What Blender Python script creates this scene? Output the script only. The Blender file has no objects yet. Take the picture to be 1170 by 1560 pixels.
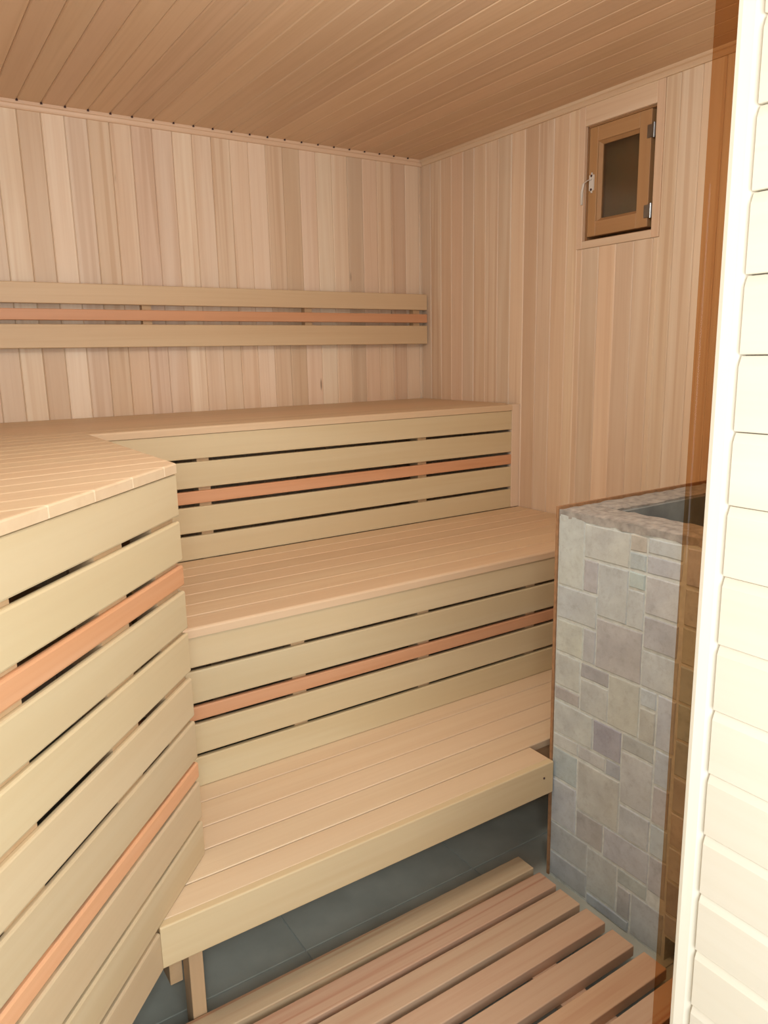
import bpy, bmesh, math, random
from mathutils import Matrix, Vector
random.seed(7)
S = bpy.context.scene
COL = S.collection

# ------------------------------------------------------------------ camera
FPX = 1149.305
cam_d = bpy.data.cameras.new('camera'); cam = bpy.data.objects.new('camera', cam_d); COL.objects.link(cam)
cam_d.sensor_fit = 'AUTO'; cam_d.sensor_width = 36.0; cam_d.lens = FPX * 36.0 / 1560.0
cam_d.clip_start = 0.02
right = Vector((0.8353, -0.5494, -0.0199)); down = Vector((-0.1282, -0.1595, -0.9788)); fwd = Vector((0.5346, 0.8202, -0.2037))
cam.matrix_world = Matrix(((right.x, -down.x, -fwd.x, 0), (right.y, -down.y, -fwd.y, 0), (right.z, -down.z, -fwd.z, 0), (0, 0, 0, 1)))
S.camera = cam

# ------------------------------------------------------------------ light
w = bpy.data.worlds.new('world'); S.world = w; w.use_nodes = True
bg = w.node_tree.nodes['Background']; bg.inputs[0].default_value = (0.97, 0.98, 0.96, 1); bg.inputs[1].default_value = 0.9

def area(name, loc, target, size, power, color, sizey=None):
    l = bpy.data.lights.new(name, 'AREA'); l.energy = power; l.color = color; l.size = size
    if sizey: l.shape = 'RECTANGLE'; l.size_y = sizey
    o = bpy.data.objects.new(name, l); COL.objects.link(o); o.location = loc
    o.rotation_euler = (Vector(target) - Vector(loc)).to_track_quat('-Z', 'Y').to_euler(); return o
area('camera_flash', (-0.06, -0.04, 0.10), (1.3, 2.0, -0.25), 0.08, 3.8, (0.93, 1.0, 1.0))
area('doorway_fill', (0.05, -0.75, -0.10), (1.2, 2.2, -0.1), 1.0, 25.0, (0.93, 1.0, 1.02), 1.1)  # soft fill light added behind the camera to even out the brightness
fill_light = bpy.data.lights.new('interior_fill', 'POINT'); fill_light.energy = 23.0; fill_light.color = (0.97, 0.98, 0.95); fill_light.shadow_soft_size = 0.12  # unseen point light added as fill for the far walls and ceiling
lo = bpy.data.objects.new('interior_fill', fill_light); COL.objects.link(lo); lo.location = (0.80, 0.95, 0.66)

S.view_settings.view_transform = 'Standard'; S.view_settings.look = 'None'
S.view_settings.gamma = 1; S.view_settings.use_curve_mapping = False
S.view_settings.exposure = 0.01

# ------------------------------------------------------------------ materials
def node(nt, t, **k):
    n = nt.nodes.new(t)
    for a, b in k.items():
        if a.startswith('i_'): n.inputs[a[2:]].default_value = b
        else: setattr(n, a, b)
    return n
def mathn(nt, op, a, b=None, clamp=False):
    n = nt.nodes.new('ShaderNodeMath'); n.operation = op; n.use_clamp = clamp
    for i, v in enumerate((a, b)):
        if v is None: continue
        if isinstance(v, (int, float)): n.inputs[i].default_value = v
        else: nt.links.new(v, n.inputs[i])
    return n.outputs[0]
def mixc(nt, fac, a, b, mode='MIX'):
    n = nt.nodes.new('ShaderNodeMix'); n.data_type = 'RGBA'; n.blend_type = mode
    for sock, v in ((n.inputs[0], fac), (n.inputs[6], a), (n.inputs[7], b)):
        if isinstance(v, (int, float)): sock.default_value = v
        elif isinstance(v, tuple): sock.default_value = (*v, 1)
        else: nt.links.new(v, sock)
    return n.outputs[2]

def wood(name, base, pink, pale, dark, heart=0.5, tone=0.10, rough=0.5, knots=0.6):
    """planed softwood; the grain runs along each board's own X axis"""
    m = bpy.data.materials.new(name); m.use_nodes = True; nt = m.node_tree; L = nt.links.new
    b = nt.nodes['Principled BSDF']
    tc = node(nt, 'ShaderNodeTexCoord'); oi = node(nt, 'ShaderNodeObjectInfo')
    off = node(nt, 'ShaderNodeCombineXYZ')
    for i, k in enumerate((37.0, 11.3, 5.7)): L(mathn(nt, 'MULTIPLY', oi.outputs['Random'], k), off.inputs[i])
    add = node(nt, 'ShaderNodeVectorMath', operation='ADD'); L(tc.outputs['Object'], add.inputs[0]); L(off.outputs[0], add.inputs[1])
    P = add.outputs[0]
    def noise(sc, det=3, dist=0.0, rgh=0.5):
        mp = node(nt, 'ShaderNodeMapping'); mp.inputs['Scale'].default_value = sc; L(P, mp.inputs[0])
        n = node(nt, 'ShaderNodeTexNoise'); n.inputs['Scale'].default_value = 1; n.inputs['Detail'].default_value = det
        n.inputs['Distortion'].default_value = dist; n.inputs['Roughness'].default_value = rgh
        L(mp.outputs[0], n.inputs['Vector']); return n.outputs[0]
    def ramp(v, a, c):
        n = node(nt, 'ShaderNodeMapRange'); n.inputs[1].default_value = a; n.inputs[2].default_value = c; n.clamp = True
        n.interpolation_type = 'SMOOTHSTEP'; L(v, n.inputs[0]); return n.outputs[0]
    broad = noise((0.9, 16, 9), 2, 0.6); fine = noise((2.2, 120, 70), 3, 0.3); mid = noise((1.3, 42, 24), 3, 0.8)
    rings = noise((0.35, 22, 12), 1, 1.6)
    rnd2 = mathn(nt, 'FRACT', mathn(nt, 'MULTIPLY', oi.outputs['Random'], 17.31))
    rnd3 = mathn(nt, 'FRACT', mathn(nt, 'MULTIPLY', oi.outputs['Random'], 91.7))
    c = mixc(nt, mathn(nt, 'MULTIPLY', ramp(broad, .35, .7), .7), base, pale)
    c = mixc(nt, mathn(nt, 'MULTIPLY', rnd2, .55), c, pink)
    # heartwood band on some boards
    hb = mathn(nt, 'MULTIPLY', ramp(rings, .54, .66), mathn(nt, 'MULTIPLY', ramp(rnd3, .25, .9), heart))
    c = mixc(nt, hb, c, dark)
    # fine grain
    c = mixc(nt, mathn(nt, 'MULTIPLY', ramp(mid, .45, .75), .22), c, dark)
    c = mixc(nt, mathn(nt, 'MULTIPLY', ramp(fine, .4, .8), .14), c, dark)
    # tone per board
    tn = mathn(nt, 'ADD', 1.0 - tone, mathn(nt, 'MULTIPLY', oi.outputs['Random'], tone * 2))
    comb = node(nt, 'ShaderNodeCombineXYZ')
    for i in range(3): L(tn, comb.inputs[i])
    c = mixc(nt, 1.0, c, comb.outputs[0], 'MULTIPLY')
    c = mixc(nt, 1.0, c, oi.outputs['Color'], 'MULTIPLY')
    if knots:
        mp = node(nt, 'ShaderNodeMapping'); mp.inputs['Scale'].default_value = (1.6, 9, 0.01); L(P, mp.inputs[0])
        v = node(nt, 'ShaderNodeTexVoronoi'); v.inputs['Scale'].default_value = 1; L(mp.outputs[0], v.inputs['Vector'])
        near = mathn(nt, 'SUBTRACT', 1.0, ramp(v.outputs['Distance'], .015, .055))
        sp = node(nt, 'ShaderNodeSeparateColor'); L(v.outputs['Color'], sp.inputs[0])
        k = mathn(nt, 'MULTIPLY', near, mathn(nt, 'GREATER_THAN', sp.outputs[0], 1 - knots * .35))
        c = mixc(nt, mathn(nt, 'MULTIPLY', k, .75), c, tuple(x * .35 for x in dark))
    L(c, b.inputs['Base Color']); b.inputs['Roughness'].default_value = rough
    bp = node(nt, 'ShaderNodeBump'); bp.inputs['Strength'].default_value = .08; bp.inputs['Distance'].default_value = .002
    L(mid, bp.inputs['Height']); L(bp.outputs[0], b.inputs['Normal'])
    return m

def plain(name, col, rough=.5, metal=0.0, bump=0, scale=40, var=.12, col2=None):
    m = bpy.data.materials.new(name); m.use_nodes = True; nt = m.node_tree; L = nt.links.new
    b = nt.nodes['Principled BSDF']; b.inputs['Roughness'].default_value = rough; b.inputs['Metallic'].default_value = metal
    tc = node(nt, 'ShaderNodeTexCoord'); n = node(nt, 'ShaderNodeTexNoise'); n.inputs['Scale'].default_value = scale; n.inputs['Detail'].default_value = 5
    L(tc.outputs['Object'], n.inputs['Vector'])
    c2 = col2 or tuple(x * (1 - var * 2) for x in col)
    f = node(nt, 'ShaderNodeMapRange'); f.inputs[1].default_value = .35; f.inputs[2].default_value = .7; L(n.outputs[0], f.inputs[0])
    c = mixc(nt, f.outputs[0], col, c2)
    L(c, b.inputs['Base Color'])
    if bump:
        bp = node(nt, 'ShaderNodeBump'); bp.inputs['Strength'].default_value = bump; bp.inputs['Distance'].default_value = .003
        L(n.outputs[0], bp.inputs['Height']); L(bp.outputs[0], b.inputs['Normal'])
    return m

M_LIN = wood('lining_linden', (.77, .61, .45), (.77, .57, .43), (.86, .74, .59), (.59, .38, .23), heart=.45, tone=.07, knots=1.3)
M_CEIL = wood('ceiling_linden', (.70, .50, .32), (.70, .48, .33), (.74, .54, .36), (.56, .36, .20), heart=.25, tone=.05, knots=.12)
M_BENCH = wood('bench_linden', (.71, .55, .365), (.72, .53, .365), (.77, .63, .44), (.60, .41, .25), heart=.12, tone=.04, knots=.15)
M_FACE = wood('bench_face_aspen', (.62, .505, .30), (.62, .475, .30), (.68, .585, .38), (.58, .44, .26), heart=.10, tone=.05, knots=.15)
M_RED = wood('red_alder', (.64, .32, .16), (.66, .34, .19), (.68, .38, .22), (.52, .23, .10), heart=.2, tone=.05, knots=0)
M_DUCK = wood('duckboard_alder', (.57, .40, .27), (.59, .37, .26), (.61, .45, .31), (.40, .15, .08), heart=.7, tone=.07, knots=.3)
M_FRAME = wood('frame_pine', (.56, .37, .20), (.56, .37, .22), (.60, .42, .25), (.40, .24, .12), heart=.2, tone=.05, knots=0)
M_SASH = wood('sash_pine', (.47, .27, .12), (.47, .26, .12), (.50, .30, .15), (.36, .18, .08), heart=.2, tone=.03, knots=0)
M_ENTRY = wood('entry_linden', (.78, .72, .60), (.78, .71, .59), (.83, .77, .66), (.74, .66, .52), heart=.15, tone=.02, knots=.1)
M_GROUT = plain('grout', (.66, .71, .69), .9, 0, .3, 60, .1)
M_RIM = plain('mortar_rim', (.43, .41, .38), .9, 0, .25, 50, .2)
M_STEEL = plain('dull_steel', (.30, .31, .32), .35, 1.0, 0, 30, .1)
M_HEATER = plain('heater_sheet', (.34, .39, .41), .55, .2, .1, 9, .25)
M_DARK = plain('dark_void', (.03, .03, .03), .9)
M_NAIL = plain('nail_head', (.10, .05, .05), .6, .3)
M_WHITE = plain('white_enamel', (.80, .77, .72), .35, 0, 0, 20, .03)
M_FLOOR = plain('floor_tile', (.46, .48, .42), .55, 0, .05, 7, .12)
M_FGROUT = plain('floor_grout', (.43, .46, .43), .9, 0, .1, 50, .1)
M_BACKB = plain('edge_board', (.40, .22, .11), .8, 0, .3, 60, .15)

def stone_mat():
    m = bpy.data.materials.new('stone_tile'); m.use_nodes = True; nt = m.node_tree; L = nt.links.new
    b = nt.nodes['Principled BSDF']; b.inputs['Roughness'].default_value = .8
    tc = node(nt, 'ShaderNodeTexCoord'); oi = node(nt, 'ShaderNodeObjectInfo')
    add = node(nt, 'ShaderNodeVectorMath', operation='ADD'); L(tc.outputs['Object'], add.inputs[0])
    off = node(nt, 'ShaderNodeCombineXYZ')
    for i in range(3): L(mathn(nt, 'MULTIPLY', oi.outputs['Random'], 13.0 + i), off.inputs[i])
    L(off.outputs[0], add.inputs[1])
    n = node(nt, 'ShaderNodeTexNoise'); n.inputs['Scale'].default_value = 13; n.inputs['Detail'].default_value = 6; n.inputs['Roughness'].default_value = .6; L(add.outputs[0], n.inputs['Vector'])
    n2 = node(nt, 'ShaderNodeTexNoise'); n2.inputs['Scale'].default_value = 60; n2.inputs['Detail'].default_value = 6; n2.inputs['Roughness'].default_value = .7; L(add.outputs[0], n2.inputs['Vector'])
    n3 = node(nt, 'ShaderNodeTexNoise'); n3.inputs['Scale'].default_value = 5; n3.inputs['Detail'].default_value = 4; L(tc.outputs['Object'], n3.inputs['Vector'])
    def mr(v, a, c):
        f = node(nt, 'ShaderNodeMapRange'); f.inputs[1].default_value = a; f.inputs[2].default_value = c; L(v, f.inputs[0]); return f.outputs[0]
    c = mixc(nt, mr(n.outputs[0], .3, .7), (.58, .64, .66), (.43, .465, .49))
    c = mixc(nt, mathn(nt, 'MULTIPLY', mr(n2.outputs[0], .5, .8), .5), c, (.27, .265, .26))
    c = mixc(nt, mathn(nt, 'MULTIPLY', mr(n3.outputs[0], .52, .7), .45), c, (.55, .59, .56))
    c = mixc(nt, 1.0, c, oi.outputs['Color'], 'MULTIPLY')
    L(c, b.inputs['Base Color'])
    bp = node(nt, 'ShaderNodeBump'); bp.inputs['Strength'].default_value = .5; bp.inputs['Distance'].default_value = .002
    L(n2.outputs[0], bp.inputs['Height']); L(bp.outputs[0], b.inputs['Normal'])
    return m
M_STONE = stone_mat()

def glass_mat(name, tint, refl=.06, rough=.02):
    m = bpy.data.materials.new(name); m.use_nodes = True; nt = m.node_tree; L = nt.links.new
    nt.nodes.remove(nt.nodes['Principled BSDF']); out = nt.nodes['Material Output']
    t = node(nt, 'ShaderNodeBsdfTransparent'); t.inputs[0].default_value = (*tint, 1)
    g = node(nt, 'ShaderNodeBsdfGlossy'); g.inputs['Roughness'].default_value = rough
    mx = node(nt, 'ShaderNodeMixShader'); mx.inputs[0].default_value = refl
    L(t.outputs[0], mx.inputs[1]); L(g.outputs[0], mx.inputs[2]); L(mx.outputs[0], out.inputs['Surface']); return m
M_BRONZE = glass_mat('bronze_glass', (.82, .66, .49), .008)
M_PANE = glass_mat('window_glass', (.80, .78, .70), .10, .12)

# ------------------------------------------------------------------ mesh helpers
WM = {}
def place(o, mw):
    """put o at the world matrix mw, whatever its parent"""
    WM[o] = mw.copy(); o.matrix_basis = (WM[o.parent].inverted() @ mw) if o.parent else mw
def link(name, me, mat, parent=None, mw=None, label=None, color=None):
    o = bpy.data.objects.new(name, me); COL.objects.link(o)
    if mat and not me.materials: me.materials.append(mat)
    if mw is None: mw = Matrix.Identity(4)
    if parent: o.parent = parent
    place(o, mw)
    if label: o['label'] = label
    if color: o.color = (*color, 1) if len(color) == 3 else color
    return o
def tag(o, label, cat, kind=None, group=None):
    o['label'] = label; o['category'] = cat
    if kind: o['kind'] = kind
    if group: o['group'] = group
    return o
def empty(name, loc=(0, 0, 0)):
    o = bpy.data.objects.new(name, None); COL.objects.link(o); place(o, Matrix.Translation(loc)); o.empty_display_size = .05; return o

def me_from(bm, name='m', smooth=False):
    me = bpy.data.meshes.new(name); bmesh.ops.recalc_face_normals(bm, faces=bm.faces); bm.to_mesh(me); bm.free()
    if smooth:
        for p in me.polygons: p.use_smooth = True
    return me
def add_box(bm, x0, x1, y0, y1, z0, z1):
    v = [bm.verts.new((x, y, z)) for x in (x0, x1) for y in (y0, y1) for z in (z0, z1)]
    for f in ((0, 1, 3, 2), (4, 6, 7, 5), (0, 4, 5, 1), (2, 3, 7, 6), (0, 2, 6, 4), (1, 5, 7, 3)): bm.faces.new([v[i] for i in f])
    return v
def box_me(x0, x1, y0, y1, z0, z1, bev=0, seg=1):
    bm = bmesh.new(); add_box(bm, x0, x1, y0, y1, z0, z1)
    if bev: bmesh.ops.bevel(bm, geom=bm.edges[:], offset=bev, segments=seg, affect='EDGES', profile=.5)
    return me_from(bm)
_cache = {}
def board_me(L, w, t, c, rnd=False, mat=None):
    """board along +X from 0..L, width 0..w along Y, top face at z=0 and body down to -t, long top edges eased by c"""
    k = (round(L, 4), round(w, 4), t, c, rnd, mat.name if mat else '')
    if k in _cache: return _cache[k]
    if rnd:
        pr = [(0, -t), (0, -c), (c * .29, -c * .29), (c, 0), (w - c, 0), (w - c * .29, -c * .29), (w, -c), (w, -t)]
    else:
        pr = [(0, -t), (0, -c), (c, 0), (w - c, 0), (w, -c), (w, -t)]
    bm = bmesh.new(); a = [bm.verts.new((0, y, z)) for y, z in pr]; b = [bm.verts.new((L, y, z)) for y, z in pr]
    bm.faces.new(a); bm.faces.new(b[::-1]); n = len(pr)
    for i in range(n): bm.faces.new((a[i], b[i], b[(i + 1) % n], a[(i + 1) % n]))
    me = me_from(bm); _cache[k] = me
    if mat: me.materials.append(mat)
    return me
def frame(o, ex, ey):
    """matrix: local x -> ex, local y -> ey, local z -> their cross product"""
    ex = Vector(ex).normalized(); ey = Vector(ey).normalized(); ez = ex.cross(ey)
    return Matrix(((ex.x, ey.x, ez.x, o[0]), (ex.y, ey.y, ez.y, o[1]), (ex.z, ey.z, ez.z, o[2]), (0, 0, 0, 1)))
def board(name, parent, mat, o, ex, ey, L, w, t, c=.0025, rnd=False, label=None, color=None):
    return link(name, board_me(L, w, t, c, rnd, mat), mat, parent, frame(o, ex, ey), label, color)
def clip(poly, nx, ny, d):
    """keep the side nx*x+ny*y <= d"""
    out = []
    for i in range(len(poly)):
        a, b = poly[i], poly[(i + 1) % len(poly)]
        da = nx * a[0] + ny * a[1] - d; db = nx * b[0] + ny * b[1] - d
        if da <= 0: out.append(a)
        if (da < 0 < db) or (db < 0 < da):
            s = da / (da - db); out.append((a[0] + (b[0] - a[0]) * s, a[1] + (b[1] - a[1]) * s))
    return out
def inset(poly, c):
    n = len(poly); r = []
    ar = sum(poly[i][0] * poly[(i + 1) % n][1] - poly[(i + 1) % n][0] * poly[i][1] for i in range(n))
    sg = 1 if ar > 0 else -1
    ls = []
    for i in range(n):
        a, b = poly[i], poly[(i + 1) % n]; dx, dy = b[0] - a[0], b[1] - a[1]; l = math.hypot(dx, dy)
        nx, ny = -dy / l * sg, dx / l * sg
        ls.append((nx, ny, nx * a[0] + ny * a[1] + c))
    for i in range(n):
        p, q = ls[i - 1], ls[i]; det = p[0] * q[1] - p[1] * q[0]
        if abs(det) < 1e-6: r.append(poly[i]); continue
        r.append(((p[2] * q[1] - p[1] * q[2]) / det, (p[0] * q[2] - p[2] * q[0]) / det))
    return r
def prism_me(poly, t, cs):
    """rings: cs = list of (inset, depth) from the top downwards, then straight to -t"""
    bm = bmesh.new(); rings = []
    for ins, z in cs + [(0, -t)]:
        pp = inset(poly, ins) if ins else poly
        rings.append([bm.verts.new((x, y, z)) for x, y in pp])
    bm.faces.new(rings[0]); bm.faces.new(rings[-1][::-1]); n = len(poly)
    for r0, r1 in zip(rings, rings[1:]):
        for i in range(n): bm.faces.new((r0[i], r0[(i + 1) % n], r1[(i + 1) % n], r1[i]))
    return me_from(bm)

# ------------------------------------------------------------------ dimensions (metres, camera at the origin)
A = 2.195          # right wall face
B = 3.0            # back wall face
XL = -0.35         # left wall face
ZC = 0.866         # ceiling face
ZF = -1.412        # floor
YF = 0.497         # inner end of the entry wall
ZU, ZM, ZL = -0.209, -0.639, -1.062
F1, F2, F3 = 2.32, 1.712, 1.287
SX = 1.366         # stove face
P = 0.0765         # lining pitch

# ------------------------------------------------------------------ setting
bm = bmesh.new(); add_box(bm, XL - .12, A + .15, B + .014, B + .12, ZF, ZC + .05)
wb = tag(link('wall_back', me_from(bm), M_LIN), 'back wall clad in vertical pale linden boards', 'wall', 'structure')
bm = bmesh.new()
Y0w, Y1w, Z0w, Z1w = 1.712, 2.011, .389, .775
x0, x1 = A + .014, A + .15
add_box(bm, x0, x1, YF - .1, Y0w, ZF, ZC + .05); add_box(bm, x0, x1, Y1w, B + .014, ZF, ZC + .05)
add_box(bm, x0, x1, Y0w, Y1w, ZF, Z0w); add_box(bm, x0, x1, Y0w, Y1w, Z1w, ZC + .05)
wr = tag(link('wall_right', me_from(bm), M_LIN), 'right wall clad in vertical linden boards, with the small window', 'wall', 'structure')
bm = bmesh.new(); add_box(bm, XL - .12, XL - .014, .45, B + .014, ZF, ZC + .05)
wl = tag(link('wall_left', me_from(bm), M_LIN), 'left wall behind the angled bench', 'wall', 'structure')
bm = bmesh.new(); add_box(bm, XL - .12, A + .15, .41, B + .12, ZC + .014, ZC + .08)
ce = tag(link('ceiling', me_from(bm), M_CEIL), 'wooden ceiling of narrow linden boards', 'ceiling', 'structure')

def tone_list(n, special):
    return [special.get(i) for i in range(n)]
# back wall boards; seam k at x = 0.423 + k*P
TB = {0: (.97, .96, .93), 1: (.90, .84, .78), 2: (1.16, 1.18, 1.2), 3: (1.02, 1.03, 1.04), 4: (.95, .92, .86), 5: (1.0, .95, .9), 6: (1.03, 1.0, 1.0),
      7: (1.0, .96, .96), 8: (1.12, 1.13, 1.13), 9: (.96, .92, .9), 10: (.98, .95, .92), 11: (1.05, 1.03, 1), 12: (1.08, 1.09, 1.1), 13: (1.0, .97, .92),
      14: (.93, .87, .8), 15: (1.04, 1.0, 1), 16: (1.1, 1.12, 1.12), 17: (1.02, 1, .98), 18: (.93, .88, .84), 19: (1.03, 1, .98), 20: (1, .97, .93), 21: (.96, .9, .86), 22: (1.1, 1.1, 1.08)}
k0 = -10
for k in range(k0, 24):
    xa = 0.423 + k * P + .0003; xb = xa + P - .0006
    xa = max(xa, XL + .001); xb = min(xb, A + .008)
    if xb - xa < .01: continue
    # local x = up, y = -X, z = out of the wall (-Y)
    board('board', wb, M_LIN, (xb, B, ZF), (0, 0, 1), (-1, 0, 0), ZC - ZF, xb - xa, .014, .003, color=TB.get(k))
TR = {1: (1.04, 1.02, 1), 2: (.97, .92, .88), 3: (1.0, .97, .95), 5: (1.03, 1, .97), 8: (1.05, 1.04, 1.02), 9: (.94, .88, .82), 11: (.98, .93, .88), 12: (1.06, 1.06, 1.04), 14: (1.05, 1.04, 1.02), 17: (1.04, 1.04, 1.02), 19: (1.06, 1.06, 1.05)}
edges = [B + .0003] + [2.928 - k * P for k in range(0, 34)]
for k in range(len(edges) - 1):
    yb = edges[k] - .0003; ya = edges[k + 1] + .0003
    if ya < YF + .002: ya = YF + .002
    if yb - ya < .012: continue
    # local x = up, local y = +Y -> z = out (-X)
    spans = [(ZF, ZC)]
    if yb > 1.682 and ya < 2.037:
        if ya < 1.682: spans = None; segs = [(ya, 1.682, [(ZF, ZC)]), (1.682, yb, [(ZF, .362)])]
        elif yb > 2.037: spans = None; segs = [(2.037, yb, [(ZF, ZC)]), (ya, 2.037, [(ZF, .362)])]
        else: segs = [(ya, yb, [(ZF, .362)])]
    else: segs = [(ya, yb, spans)]
    for sa, sb, sp in segs:
        if sb - sa < .006: continue
        for za, zb in sp:
            board('board', wr, M_LIN, (A, sa, za), (0, 0, 1), (0, 1, 0), zb - za, sb - sa, .014, .003, color=TR.get(k))
# ceiling boards along Y; seam k at x = 0.502 + k*P
for k in range(-12, 23):
    xa = 0.502 + k * P + .0003; xb = xa + P - .0006
    xa = max(xa, XL + .001); xb = min(xb, A)
    if xb - xa < .01: continue
    board('board', ce, M_CEIL, (xa, .41, ZC), (0, 1, 0), (1, 0, 0), B - .41, xb - xa, .014, .0035)
for k in range(0, 33):
    ya = .47 + k * P; yb = min(ya + P - .002, B - .001)
    if yb - ya > .01: board('board', wl, M_LIN, (XL, yb, ZF), (0, 0, 1), (0, -1, 0), ZC - ZF, yb - ya, .014, .003)

# mouldings under the ceiling (flat strip with an eased edge)
def moulding(name, pr, a, b, out, label):
    """pr = profile list (out, z); runs from a to b"""
    a = Vector(a); b = Vector(b); ex = (b - a); Ln = ex.length; ex.normalize()
    bm = bmesh.new(); ra = [bm.verts.new((0, y, z)) for y, z in pr]; rb = [bm.verts.new((Ln, y, z)) for y, z in pr]
    bm.faces.new(ra); bm.faces.new(rb[::-1]); n = len(pr)
    for i in range(n): bm.faces.new((ra[i], rb[i], rb[(i + 1) % n], ra[(i + 1) % n]))
    ey = Vector(out); ez = ex.cross(ey)
    if ez.z < 0:
        a = b; ex = -ex; ez = -ez
    mt = Matrix(((ex.x, ey.x, ez.x, a.x), (ex.y, ey.y, ez.y, a.y), (ex.z, ey.z, ez.z, a.z), (0, 0, 0, 1)))
    return tag(link(name, me_from(bm), M_LIN, None, mt), label, 'moulding', 'structure')
pr = [(0, ZC), (0, ZC - .026), (.008, ZC - .026), (.011, ZC - .022), (.012, ZC - .012), (.017, ZC - .009), (.018, ZC)]
t1 = moulding('trim_1', pr, (XL, B, 0), (A, B, 0), (0, -1, 0), 'narrow moulding where the back wall meets the ceiling'); t1.color = (.93, .86, .8, 1)
t2 = moulding('trim_2', pr, (A, YF, 0), (A, B - .02, 0), (-1, 0, 0), 'narrow moulding where the right wall meets the ceiling'); t2.color = (.96, .92, .86, 1)
# nail in each ceiling seam by the back moulding
nm = None
for k in range(0, 23):
    x = 0.502 + k * P
    if nm is None:
        bm = bmesh.new(); bmesh.ops.create_cone(bm, cap_ends=True, segments=8, radius1=.0042, radius2=.003, depth=.006); nm = me_from(bm)
    link('nail', nm, M_NAIL, ce, Matrix.Translation((x, B - .021, ZC - .001)))

# floor with large tiles
bm = bmesh.new(); add_box(bm, -1.2, A + .15, -1.2, B + .12, ZF - .06, ZF - .003)
fl = tag(link('floor', me_from(bm), M_FGROUT), 'grey tiled floor below the benches and slatted duckboard', 'floor', 'structure')
T = .525
for i in range(-3, 4):
    for j in range(-5, 4):
        xa, xb = .684 + i * T + .002, .684 + (i + 1) * T - .002; ya, yb = 1.436 + j * T + .002, 1.436 + (j + 1) * T - .002
        xa = max(xa, -1.2); xb = min(xb, A + .0); ya = max(ya, -1.2); yb = min(yb, B)
        if xb - xa < .02 or yb - ya < .02: continue
        link('tile', board_me(xb - xa, yb - ya, .006, .001, mat=M_FLOOR), M_FLOOR, fl, Matrix.Translation((xa, ya, ZF)))

# entry wall (horizontal boards, bright) with its corner trim
bm = bmesh.new(); add_box(bm, .764, .80, -.60, .487, ZF, 1.05); add_box(bm, .80, A + .15, .41, .487, ZF, ZC + .05)
we = tag(link('wall_entry', me_from(bm), M_ENTRY), 'bright cream wall of horizontal boards at the right edge', 'wall', 'structure')
zz = -.087
for k in range(-17, 15):
    zb = zz - k * .08; za = zb - .08
    if za < ZF or zb > 1.05: 
        za = max(za, ZF); zb = min(zb, 1.05)
        if zb - za < .01: continue
    # profile: flat face with a wide bevel along the top edge, local x = +Y, y = up, z = -X
    w_ = zb - za - .0015
    prf = [(0, -.013), (0, -.001), (.001, 0), (w_ - .011, 0), (w_ - .006, -.0018), (w_ - .002, -.0035), (w_, -.0045), (w_, -.013)]
    bm = bmesh.new(); L_ = .467 + .60
    ra = [bm.verts.new((0, y, z)) for y, z in prf]; rb = [bm.verts.new((L_, y, z)) for y, z in prf]
    bm.faces.new(ra); bm.faces.new(rb[::-1])
    for i in range(len(prf)): bm.faces.new((ra[i], rb[i], rb[(i + 1) % len(prf)], ra[(i + 1) % len(prf)]))
    # ex=+Y, ey=+Z -> ez=+X ; mirror by running from the far end
    link('board', me_from(bm), M_ENTRY, we, frame((.75, .467, za), (0, -1, 0), (0, 0, 1)))
pr3 = [(0, 0), (0, .012), (.003, .017), (.008, .018), (.020, .015), (.026, .011), (.030, .004), (.030, 0)]
bm = bmesh.new()   # corner trim, vertical
L_ = 1.05 - ZF
ra = [bm.verts.new((0, y, z)) for y, z in pr3]; rb = [bm.verts.new((L_, y, z)) for y, z in pr3]
bm.faces.new(ra); bm.faces.new(rb[::-1])
for i in range(len(pr3)): bm.faces.new((ra[i], rb[i], rb[(i + 1) % len(pr3)], ra[(i + 1) % len(pr3)]))
# ex up, ey -> -Y from the corner, ez -> -X
m3 = frame((.766, YF, ZF), (0, 0, 1), (0, -1, 0))
m3 = Matrix(((0, 0, -1, .766), (0, -1, 0, YF), (1, 0, 0, ZF), (0, 0, 0, 1)))
tag(link('trim_3', me_from(bm), M_ENTRY, None, m3), 'cream vertical corner strip at the end of the bright boarded wall', 'trim', 'structure')

# ------------------------------------------------------------------ window in the right wall
win = empty('window_1', (A, (Y0w + Y1w) / 2, Z0w)); tag(win, 'small wooden vent window high in the right wall above the stove', 'window', 'structure')
cw = .026; th = .006
def wbox(name, mat, x0, x1, y0, y1, z0, z1, bev=.0015, parent=win, label=None, color=None, up=False):
    # grain along the longer side: build with local x along that side
    cx_, cy_, cz_ = (x0 + x1) / 2, (y0 + y1) / 2, (z0 + z1) / 2; dx, dy, dz = (x1 - x0) / 2, (y1 - y0) / 2, (z1 - z0) / 2
    if dz >= dy and dz >= dx: ex, ey, h = (0, 0, 1), (0, 1, 0), (dz, dy, dx)
    elif dy >= dx: ex, ey, h = (0, 1, 0), (0, 0, 1), (dy, dz, dx)
    else: ex, ey, h = (1, 0, 0), (0, 1, 0), (dx, dy, dz)
    return link(name, box_me(-h[0], h[0], -h[1], h[1], -h[2], h[2], bev), mat, parent, frame((cx_, cy_, cz_), ex, ey), label, color)
CC = (1.0, .97, .94)
wbox('casing', M_LIN, A - .003, A + .014, Y0w - .030, Y0w, Z0w - cw, ZC - .020, color=CC)
wbox('casing', M_LIN, A - .003, A + .014, Y1w, Y1w + cw, Z0w - cw, ZC - .020, color=CC)
wbox('casing', M_LIN, A - .003, A + .014, Y0w, Y1w, Z0w - cw, Z0w, color=CC)
wbox('casing', M_LIN, A - .003, A + .014, Y0w, Y1w, Z1w, ZC - .020, color=CC)
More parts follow.
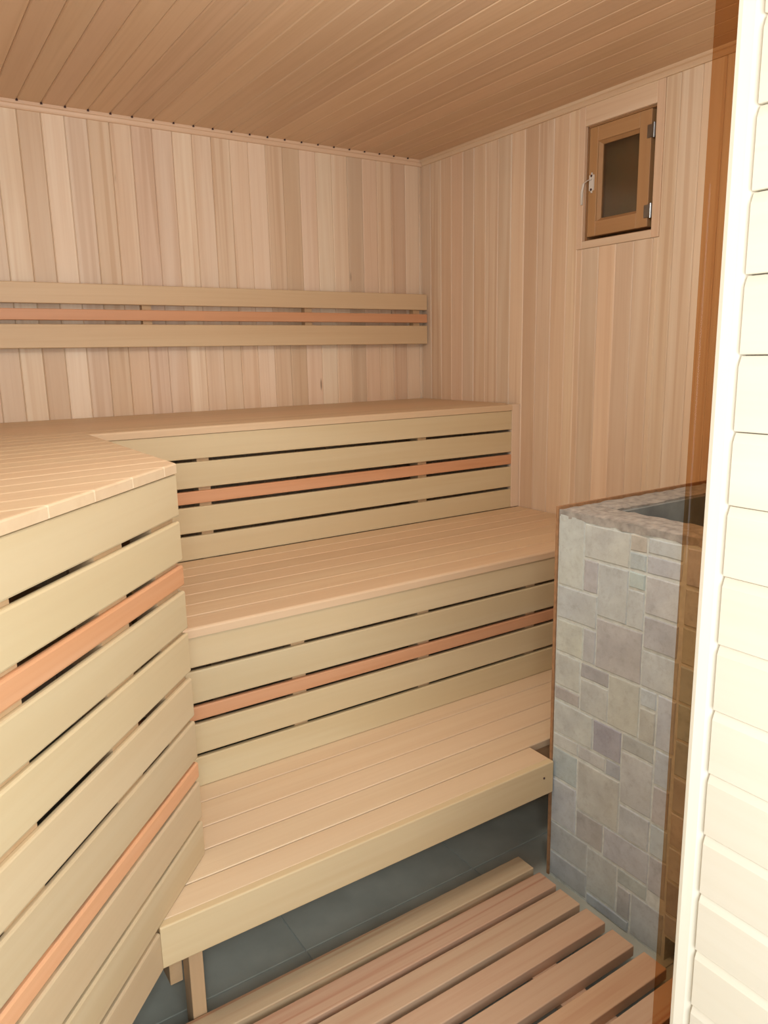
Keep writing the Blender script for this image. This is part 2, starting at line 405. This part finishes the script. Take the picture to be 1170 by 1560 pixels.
# reveal
RC = (.85, .8, .8)
wbox('reveal', M_SASH, A + .014, A + .12, Y1w - .004, Y1w + .004, Z0w, Z1w, 0, color=RC)
wbox('reveal', M_SASH, A + .014, A + .12, Y0w - .004, Y0w + .004, Z0w, Z1w, 0, color=RC)
wbox('reveal', M_SASH, A + .014, A + .12, Y0w, Y1w, Z0w - .004, Z0w + .004, 0, color=RC)
wbox('reveal', M_SASH, A + .014, A + .12, Y0w, Y1w, Z1w - .004, Z1w + .004, 0, color=RC)
sy0, sy1, sz0, sz1 = 1.742, 2.004, .404, .770; sx0, sx1 = A + .014, A + .046; sw = .047
sash = wbox('sash', M_SASH, sx0, sx1, sy0, sy0 + sw, sz0, sz1)
s2 = link('stile', box_me(-(sz1 - sz0) / 2, (sz1 - sz0) / 2, -.019, .019, -.016, .016, .0015), M_SASH, sash, frame(((sx0 + sx1) / 2, sy1 - .019, (sz0 + sz1) / 2), (0, 0, 1), (0, 1, 0)))
for zc in (sz0 + .025, sz1 - .025):
    link('rail', box_me(-(sy1 - sy0 - sw - .038) / 2, (sy1 - sy0 - sw - .038) / 2, -.025, .025, -.016, .016, .0015), M_SASH, sash,
         frame(((sx0 + sx1) / 2, (sy0 + sw + sy1 - .038) / 2, zc), (0, 1, 0), (0, 0, 1)))
gy0, gy1, gz0, gz1 = sy0 + sw, sy1 - .038, sz0 + .05, sz1 - .05
# glazing bead (sloped ring)
bm = bmesh.new()
o4 = [(gy0, gz0), (gy1, gz0), (gy1, gz1), (gy0, gz1)]; i4 = [(gy0 + .010, gz0 + .010), (gy1 - .010, gz0 + .010), (gy1 - .010, gz1 - .010), (gy0 + .010, gz1 - .010)]
va = [bm.verts.new((sx0 + .006, y, z)) for y, z in o4]; vb = [bm.verts.new((sx0 + .018, y, z)) for y, z in i4]
vc = [bm.verts.new((sx0 + .024, y, z)) for y, z in i4]; vd = [bm.verts.new((sx0 + .024, y, z)) for y, z in o4]
for q in ((va, vb), (vb, vc), (vc, vd), (vd, va)):
    for i in range(4): bm.faces.new((q[0][i], q[0][(i + 1) % 4], q[1][(i + 1) % 4], q[1][i]))
link('glazing_bead', me_from(bm), M_SASH, sash)
link('pane', box_me(sx0 + .019, sx0 + .023, gy0 + .002, gy1 - .002, gz0 + .002, gz1 - .002), M_PANE, win)
wbox('outer_board', plain('backdrop_board', (.30, .18, .11), .8, 0, .2, 8, .3, (.20, .18, .11)), A + .105, A + .12, Y0w + .004, Y1w - .004, Z0w + .004, Z1w - .004, 0)
# handle
bm = bmesh.new(); add_box(bm, -.005, 0, -.010, .010, -.034, .034); bmesh.ops.bevel(bm, geom=[e for e in bm.edges if abs(e.verts[0].co.x - e.verts[1].co.x) > .003], offset=.008, segments=3, affect='EDGES')
hp = link('handle', me_from(bm), M_WHITE, win, Matrix.Translation((sx0, 1.986, .586)), 'small white enamel turn handle with plate')
for dz in (-.023, .023):
    bm = bmesh.new(); bmesh.ops.create_cone(bm, cap_ends=True, segments=10, radius1=.0042, radius2=.0042, depth=.002)
    link('screw', me_from(bm), M_NAIL, hp, Matrix.Translation((sx0 - .0055, 1.986, .586 + dz)) @ Matrix.Rotation(math.pi / 2, 4, 'Y'))
bm = bmesh.new()
pts = [(-.004, 0, .012), (-.016, .006, .008), (-.022, .020, .000), (-.024, .026, -.03), (-.022, .027, -.072)]
rad = [.006, .006, .0055, .005, .0045]; rings = []
for (x, y, z), r in zip(pts, rad):
    rings.append([bm.verts.new((x + r * .7 * math.cos(a), y + r * math.sin(a), z + (r * math.cos(a) * .5 if z > -.01 else 0))) for a in [i * math.pi / 4 for i in range(8)]])
for a_, b_ in zip(rings, rings[1:]):
    for i in range(8): bm.faces.new((a_[i], a_[(i + 1) % 8], b_[(i + 1) % 8], b_[i]))
bm.faces.new(rings[0]); bm.faces.new(rings[-1][::-1])
link('lever', me_from(bm, smooth=True), M_WHITE, hp, Matrix.Translation((sx0, 1.986, .586)))
for zc in (.700, .452):
    bm = bmesh.new(); bmesh.ops.create_cone(bm, cap_ends=True, segments=10, radius1=.005, radius2=.005, depth=.046)
    add_box(bm, -.001, .002, .004, .026, -.02, .02); add_box(bm, -.001, .002, -.016, -.004, -.02, .02)
    link('hinge', me_from(bm), M_STEEL, win, Matrix.Translation((A + .010, 1.728, zc)), 'steel butt hinge')

# ------------------------------------------------------------------ backrest on the back wall
br = tag(empty('backrest', (1.3, 2.95, .05)), 'wall mounted wooden backrest of two pale boards and one reddish strip', 'backrest')
yb = 2.950
for z1_, h_, mt, lb in ((.2735, .071, M_BENCH, None), (.184, .039, M_RED, 'reddish brown alder strip'), (.131, .083, M_BENCH, None)):
    board('board' if mt is M_BENCH else 'strip', br, mt, (XL + .01, yb, z1_ - h_), (1, 0, 0), (0, 0, 1), 2.187 - XL - .01, h_, .018, .002, label=lb,
          color=(.97, .93, .84) if mt is M_BENCH else None)
for x in (-.1, .86, 1.55, 2.12):
    wbox('batten', M_FRAME, x, x + .035, yb + .018, B - .001, .055, .262, 0, parent=br)

# ------------------------------------------------------------------ benches
D = Vector((.681, .733, 0)).normalized(); N = Vector((D.y, -D.x, 0)); C0 = Vector((.459, 1.449, 0))
dD = N.x * C0.x + N.y * C0.y      # diagonal face plane N.p = dD
def onD(s, z, out=0): 
    v = C0 + D * s + N * out; return Vector((v.x, v.y, z))

# upper bench: planks along the back wall, fascia on F1
ub = tag(empty('upper_bench', (1.3, 2.65, ZM)), 'highest wooden sauna bench running along the back wall', 'bench')
nb = 8; w8 = (B - .002 - (F1 + .002)) / nb
XR = 2.149
for i in range(nb):
    y0_ = F1 - .004 + i * w8 if i else F1 - .004
    y1_ = F1 + .002 + (i + 1) * w8 - .004
    xr = A - .002 if i else XR
    me = prism_me([(XL + .005, y0_), (xr, y0_), (xr, y1_), (XL + .005, y1_)], .024, [(.006, 0), (.002, -.002), (.0001, -.006)] if i == 0 else [(.002, 0), (.0001, -.002)])
    for v in me.vertices: v.co.x -= 0
    link('board', me, M_BENCH, ub, Matrix.Translation((0, 0, ZU)), color=(.95, .90, .86))
def fascia(root, y, xa, xb, rows, posts, zt, zb, posty):
    for z1_, z0_, mt in rows:
        board('strip' if mt is M_RED else 'face_board', root, mt, (xa, y, z0_), (1, 0, 0), (0, 0, 1), xb - xa, z1_ - z0_, .013, .003, rnd=True,
              label='reddish brown alder strip' if mt is M_RED else None)
    for x in posts: wbox('post', M_FRAME, x, x + .04, posty, posty + .05, zb, zt, 0, parent=root)
fascia(ub, F1, .40, XR, [(-.234, -.311, M_FACE), (-.321, -.404, M_FACE), (-.415, -.455, M_RED), (-.466, -.550, M_FACE), (-.561, -.6385, M_FACE)],
       (.81, 1.68), ZU - .024, ZM - .6, F1 + .0132)
wbox('corner_post', M_LIN, XR + .001, A - .001, F1 - .001, F1 + .022, ZM + .001, ZU, .001, parent=ub, label='pale batten standing against the right wall')

# middle bench
mb = tag(empty('middle_bench', (1.2, 2.0, ZL)), 'middle wooden sauna bench one step below the highest bench', 'bench')
nb = 7; w7 = (F1 - .001 - F2) / nb
for i in range(nb):
    y0_ = F2 - .004 if i == 0 else F2 + i * w7 + .0015; y1_ = F2 + (i + 1) * w7 - .0015
    xr = A - .002 if y0_ > 1.33 else SX - .01
    me = prism_me([(XL + .005, y0_), (xr, y0_), (xr, y1_), (XL + .005, y1_)], .024, [(.006, 0), (.002, -.002), (.0001, -.006)] if i == 0 else [(.002, 0), (.0001, -.002)])
    link('board', me, M_BENCH, mb, Matrix.Translation((0, 0, ZM)), color=(1, .96, .93))
fascia(mb, F2, .40, A - .003, [(-.663, -.742, M_FACE), (-.752, -.836, M_FACE), (-.846, -.882, M_RED), (-.892, -.972, M_FACE), (-.982, -1.0615, M_FACE)],
       (.82, 1.235, 1.67), ZM - .024, ZL - .34, F2 + .0132)

# lower bench
lb = tag(empty('lower_bench', (.85, 1.5, ZF)), 'lowest wooden step bench above the floor, with an open underside', 'bench')
ys = [F3 + .019, 1.379, 1.466, 1.547, 1.646, F2 + .0135]
for i in range(5):
    y0_ = ys[i] + (.0015 if i else 0); y1_ = ys[i + 1] - .0015
    xr = SX - .006 if i == 0 else 1.85
    xD = lambda y: (dD - .005 - N.y * y) / N.x     # the planks stop at the diagonal face
    yk = 1.4515
    if y0_ >= yk: poly = [(0.4605, y0_), (xr, y0_), (xr, y1_), (0.4605, y1_)]
    elif y1_ <= yk: poly = [(xD(y0_), y0_), (xr, y0_), (xr, y1_), (xD(y1_), y1_)]
    else: poly = [(xD(y0_), y0_), (xr, y0_), (xr, y1_), (0.4605, y1_), (0.4605, yk + .010)]
    c = .002
    if len(poly) > 2: link('board', prism_me(poly, .02, [(c, 0), (.0001, -c)]), M_BENCH, lb, Matrix.Translation((0, 0, ZL)))
board('front_board', lb, M_FACE, (.310, F3, -1.152), (1, 0, 0), (0, 0, 1), SX - .008 - .310, .090, .018, .003, rnd=True, color=(1.03, .98, .95))
bm = bmesh.new(); bmesh.ops.create_cone(bm, cap_ends=True, segments=8, radius1=.003, radius2=.003, depth=.002)
link('screw', me_from(bm), M_NAIL, lb, Matrix.Translation((1.325, F3 - .0005, -1.100)) @ Matrix.Rotation(math.pi / 2, 4, 'X'))
for x, y in ((.379, 1.357), (1.70, 1.46)):
    wbox('leg', M_FRAME, x, x + .030, y, y + .045, ZF, ZL - .02, .001, parent=lb)
wbox('beam', M_FRAME, .40, 1.27, F3 + .020, F3 + .045, ZL - .07, ZL - .02, 0, parent=lb)
wbox('cross_beam', M_FRAME, .350, .3775, 1.405, 1.66, -1.305, ZL - .03, .001, parent=lb)
wbox('beam', M_FRAME, 1.32, 1.85, 1.383, 1.41, ZL - .085, ZL - .021, 0, parent=lb)
wbox('cross_beam', M_FRAME, 1.66, 1.69, 1.42, 1.70, ZL - .07, ZL - .02, 0, parent=lb)

# angled left bench: planks end on the diagonal
ab = tag(empty('angled_bench', (0, 1.2, ZF)), 'tall left bench with a diagonal slatted front reaching down to the floor', 'bench')
tilt = math.radians(9.0); tx, ty = math.cos(tilt), math.sin(tilt); px_, py_ = -ty, tx
# seams pass x=.15 at y = 1.211 + k*.0767
ZA = -.198
for k in range(-10, 16):
    ya = 1.211 + k * .0767; yb_ = ya + .0767
    da = px_ * .15 + py_ * ya + .0012; db = px_ * .15 + py_ * yb_ - .0012
    big = [(-3, -3), (3, -3), (3, 5), (-3, 5)]
    q = clip(big, -px_, -py_, -da); q = clip(q, px_, py_, db)
    q = clip(q, -1, 0, -(XL + .005)); q = clip(q, 1, 0, .460); q = clip(q, 0, 1, F1 - .006); q = clip(q, N.x, N.y, dD + .003)
    if len(q) < 3: continue
    ar = abs(sum(q[i][0] * q[(i + 1) % len(q)][1] - q[(i + 1) % len(q)][0] * q[i][1] for i in range(len(q)))) / 2
    if ar < .0012: continue
    # into the board's own frame so the grain follows it
    loc = [(tx * x + ty * y, px_ * x + py_ * y) for x, y in q]
    # drop doubled points
    l2 = [p_ for i, p_ in enumerate(loc) if math.hypot(p_[0] - loc[i - 1][0], p_[1] - loc[i - 1][1]) > .012]
    if len(l2) < 3: continue
    link('board', prism_me(l2, .020, [(.0035, 0), (.0014, -.0008), (.0001, -.0035)]), M_BENCH, ab, Matrix(((tx, px_, 0, 0), (ty, py_, 0, 0), (0, 0, 1, ZA), (0, 0, 0, 1))), color=(.94, .92, .90))
SL = -((.459 - (XL + .02)) / D.x)
rowsD = [(-.2200, -.305, M_FACE), (-.315, -.396, M_FACE), (-.4055, -.4475, M_RED), (-.459, -.5395, M_FACE), (-.549, -.634, M_FACE), (-.648, -.734, M_FACE),
         (-.745, -.831, M_FACE), (-.840, -.876, M_RED), (-.886, -.970, M_FACE), (-.980, -1.0612, M_FACE), (-1.073, -1.156, M_FACE)]
for j, (z1_, z0_, mt) in enumerate(rowsD):
    send = 0 if z0_ > ZL else -.219
    o = onD(SL, z0_)
    col = (1, 1, 1)
    if j in (5, 6): col = (1.0, .98, 1.0)
    if mt is M_RED and j > 5: col = (1.15, 1.2, 1.25)
    if mt is M_FACE and j > 7: col = (.97, .93, .95)
    board('strip' if mt is M_RED else 'face_board', ab, mt, o, D, (0, 0, 1), send - SL, z1_ - z0_, .0095, .004, rnd=True, color=col,
          label='reddish brown alder strip' if mt is M_RED else None)
for s, zb_ in ((-.100, -1.05), (-.300, -1.15), (-.600, ZF), (-.90, ZF)):
    o = onD(s, zb_, -.0097)
    link('post', box_me(0, ZU - .022 - zb_, 0, .09, -.045, 0), M_FRAME, ab, frame(o, (0, 0, 1), D) if False else Matrix(((0, D.x, N.x, o.x), (0, D.y, N.y, o.y), (1, D.z, N.z, o.z), (0, 0, 0, 1))))
# side panel that closes the angled bench towards the back
for j, (z1_, z0_, mt) in enumerate(rowsD[:10]):
    board('strip' if mt is M_RED else 'side_board', ab, mt, (.455, 1.47, z0_), (0, 1, 0), (0, 0, 1), (F1 - .03 - 1.47) if z0_ > ZM else (F2 - .03 - 1.47) , z1_ - z0_, .016, .003)

# ------------------------------------------------------------------ duckboard
dk = tag(empty('duckboard', (.6, 1.0, ZF)), 'slatted reddish wooden duckboard lying on the grey tiles', 'duckboard')
zt = ZF + .050
yy = [(1.294, 1.354), (1.212, 1.274), (1.129, 1.197), (1.050, 1.111), (.963, 1.027), (.877, .939)]
yy += [(.877 - .083 * k, .939 - .083 * k) for k in range(1, 5)]
xe = [1.301, 1.302, 1.300, 1.302, 1.299, 1.304, 1.30, 1.30, 1.30, 1.30]
cs = [(.93, .98, .9), (1.04, .97, .95), (1.02, 1.02, 1.0), (.98, .94, .92), (1.0, .98, .95), (1.02, .95, .86), (1, 1, 1), (1, .95, 1), (1, 1, 1), (1, 1, 1)]
for (a_, b_), xr, c_ in zip(yy, xe, cs):
    board('slat', dk, M_DUCK, (.17, a_, zt), (1, 0, 0), (0, 1, 0), xr - .17, b_ - a_, .027, .0022, rnd=True, color=c_)
for x in (.22, .64, 1.06):
    wbox('joist', M_DUCK, x, x + .075, yy[-1][0] + .005, 1.345, ZF, ZF + .0225, 0, parent=dk)

# ------------------------------------------------------------------ stove
st = tag(empty('sauna_stove', (1.78, .95, ZF)), 'stone clad sauna stove in the right corner with an open top', 'stove')
ZT = -.385; SY0, SY1 = .60, 1.298; gx = SX + .0016
NY0, NY1, NZ1 = .735, .929, -1.346
bm = bmesh.new()
add_box(bm, gx, gx + .10, SY0, NY0, ZF, ZT); add_box(bm, gx, gx + .10, NY1, SY1, ZF, ZT)
add_box(bm, gx, gx + .10, NY0, NY1, NZ1, ZT); add_box(bm, gx + .10, A - .012, SY1 - .085, SY1, ZF, ZT)
add_box(bm, gx + .10, A - .012, SY0, SY0 + .085, ZF, ZT); add_box(bm, A - .10, A - .012, SY0 + .085, SY1 - .085, ZF, ZT)
add_box(bm, gx + .10, A - .10, SY0 + .085, SY1 - .085, -.72, -.70)
body = link('body', me_from(bm), M_GROUT, st)
# rough mortar rim round the opening
bm = bmesh.new(); rs = random.Random(3)
def rimstrip(x0, x1, y0, y1, nx, ny):
    g = [[None] * (ny + 1) for _ in range(nx + 1)]
    for i in range(nx + 1):
        for j in range(ny + 1):
            ed = i in (0, nx) or j in (0, ny)
            g[i][j] = bm.verts.new((x0 + (x1 - x0) * i / nx + (rs.uniform(-.0015, .0015)), y0 + (y1 - y0) * j / ny + rs.uniform(-.0015, .0015), ZT + (.001 if ed else .004) + rs.uniform(-.0012, .0016)))
    for i in range(nx):
        for j in range(ny): bm.faces.new((g[i][j], g[i + 1][j], g[i + 1][j + 1], g[i][j + 1]))
    # skirt
    per = [g[i][0] for i in range(nx + 1)] + [g[nx][j] for j in range(1, ny + 1)] + [g[i][ny] for i in range(nx - 1, -1, -1)] + [g[0][j] for j in range(ny - 1, 0, -1)]
    lo = [bm.verts.new((v.co.x, v.co.y, ZT - .016 + rs.uniform(-.003, .003))) for v in per]
    for i in range(len(per)): bm.faces.new((per[i], per[(i + 1) % len(per)], lo[(i + 1) % len(per)], lo[i]))
rimstrip(SX, SX + .108, SY0, SY1, 6, 40); rimstrip(SX + .108, A - .012, SY1 - .09, SY1, 40, 5)
rimstrip(SX + .108, A - .012, SY0, SY0 + .09, 40, 5); rimstrip(A - .10, A - .012, SY0 + .09, SY1 - .09, 5, 30)
link('rim', me_from(bm), M_RIM, st)
link('heater', box_me(gx + .16, A - .16, SY0 + .15, SY1 - .15, -.70, -.47, .006), M_HEATER, st, label='blue grey sheet metal heater')
link('liner', box_me(gx + .112, A - .112, SY1 - .100, SY1 - .086, -.70, ZT - .004), M_HEATER, st, label='blue grey metal liner')
link('liner', box_me(A - .112, A - .101, SY0 + .09, SY1 - .10, -.70, ZT - .004), M_HEATER, st)
link('vent', box_me(gx + .085, gx + .098, NY0, NY1, ZF, NZ1), M_DARK, st, label='dark vent opening at the foot')
link('edge_board', box_me(SX - .002, A - .012, SY1 + .001, SY1 + .009, ZF, ZT + .008), M_BACKB, st, label='thin orange brown board edge behind the stones')
# stones: (y far, y near, z top, z bottom, tone)
d_, p_, g_, w_ = (1, 1, 1), (.76, .72, .76), (.93, 1.0, 1.02), (1.05, 1.02, .97)
ST = [(1.296, 1.213, -.392, -.575, w_), (1.213, 1.080, -.404, -.488, w_), (1.080, 1.034, -.404, -.443, (1, .93, .8)), (1.080, 1.034, -.445, -.486, g_), (1.080, 1.034, -.490, -.530, g_),
      (1.080, 1.034, -.533, -.625, (.97, .97, .95)), (1.033, .943, -.404, -.441, d_), (1.033, .943, -.444, -.486, d_), (1.033, .945, -.490, -.580, w_), (1.213, 1.168, -.491, -.573, (.9, .9, .9)),
      (1.168, 1.080, -.491, -.624, d_), (1.296, 1.168, -.576, -.662, d_), (1.296, 1.208, -.666, -.753, (1.1, 1.06, .95)), (1.208, 1.168, -.666, -.753, d_), (1.168, 1.034, -.628, -.755, (.93, .88, .88)),
      (1.033, .943, -.584, -.662, (.88, .84, .86)), (1.033, .938, -.666, -.755, d_), (1.212, 1.124, -.758, -.797, p_), (1.297, 1.213, -.757, -.845, (1, 1, .95)), (1.297, 1.213, -.849, -.885, (.80, .74, .72)),
      (1.212, 1.124, -.800, -.887, (1, .98, .93)), (1.124, 1.034, -.758, -.888, (1, .97, .9)), (1.033, .988, -.758, -.802, (.98, 1.04, 1.06)), (1.033, .988, -.806, -.888, (.95, .9, .84)), (.986, .937, -.758, -.888, d_),
      (1.297, 1.166, -.890, -.978, (.98, .98, .95)), (1.166, 1.078, -.892, -.976, (.72, .70, .78)), (1.077, .988, -.892, -.933, (.92, .88, .86)), (1.297, 1.212, -.981, -1.019, (.98, 1, .95)), (1.211, 1.124, -.981, -1.019, (.96, .94, .9)),
      (1.123, 1.078, -.979, -1.021, (.80, .80, .85)), (1.077, .987, -.937, -1.073, (.95, .94, .94)), (.985, .94, -.892, -.978, (.93, .93, .98)), (.985, .94, -.981, -1.076, (.95, .92, .88)), (1.297, 1.213, -1.023, -1.110, (.86, .90, .90)),
      (1.211, 1.078, -1.023, -1.160, (.97, .95, .88)), (1.297, 1.212, -1.113, -1.240, (.93, .93, .93)), (1.210, 1.122, -1.163, -1.243, (.88, .82, .78)), (1.077, .988, -1.077, -1.160, (.97, .98, .98)), (1.120, .985, -1.163, -1.247, (.93, .91, .93)),
      (.986, .938, -1.080, -1.160, (.95, 1, 1)), (.984, .937, -1.163, -1.257, (.94, .9, .9)), (1.298, 1.170, -1.244, -1.330, (.92, .88, .86)), (1.298, 1.168, -1.333, -1.405, (.88, .88, .86)), (1.169, 1.074, -1.250, -1.375, (.93, .92, .92)),
      (1.072, .985, -1.251, -1.292, (.93, .92, .9)), (1.072, 1.030, -1.296, -1.378, (.84, .80, .76)), (1.029, .937, -1.295, -1.408, (.93, .92, .9)), (1.167, 1.032, -1.380, -1.411, (.80, .84, .88))]
z = -.404
while z > ZF + .02:
    zb = max(z - .088, ZF + .004); y = .934
    while y > SY0 + .02:
        yn = max(y - rs.choice((.044, .088, .13)), SY0 + .003)
        za = zb
        if not (y > NY0 - .0 and z <= NZ1 + .03):
            if zb < NZ1 and y > NY0: za = NZ1 + .002
            if z - za > .012: ST.append((y, yn, z - .002, za + .002, rs.choice((d_, g_, w_, (.9, .86, .86)))))
        y = yn - .003
    z -= .088
for y1_, y0_, z1_, z0_, c_ in ST:
    dx = rs.uniform(0, .0018)
    j = lambda: rs.uniform(-.0009, .0009)
    bm = bmesh.new()
    hy, hz = (y1_ - y0_) / 2 - .0016, (z1_ - z0_) / 2 - .0016
    ring0 = [(-hy + j(), -hz + j()), (j(), -hz + j()), (hy + j(), -hz + j()), (hy + j(), j()), (hy + j(), hz + j()), (j(), hz + j()), (-hy + j(), hz + j()), (-hy + j(), j())]
    r0 = [bm.verts.new((.0014, y, z)) for y, z in ring0]; r1 = [bm.verts.new((.0008, y, z)) for y, z in ring0]
    r2 = [bm.verts.new((-dx, y * (1 - .0022 / hy), z * (1 - .0022 / hz))) for y, z in ring0]
    for a_, b_ in ((r0, r1), (r1, r2)):
        for i in range(8): bm.faces.new((a_[i], a_[(i + 1) % 8], b_[(i + 1) % 8], b_[i]))
    bm.faces.new(r2); bm.faces.new(r0[::-1])
    c2 = tuple(v * rs.uniform(.97, 1.03) for v in c_)
    link('stone', me_from(bm), M_STONE, st, Matrix.Translation((SX, (y0_ + y1_) / 2, (z0_ + z1_) / 2)), color=c2)

# ------------------------------------------------------------------ glass door
gd = tag(empty('glass_door', (.80, .53, ZF)), 'bronze tinted glass door edge between the stove and the bright wall', 'door')
link('pane', box_me(.768, 1.335, .526, .534, ZF + .02, .80, .0012), M_BRONZE, gd)
for zc in (-1.15, .60):
    link('hinge', box_me(.86, .92, .487, .540, zc - .04, zc + .04, .003), M_STEEL, gd)
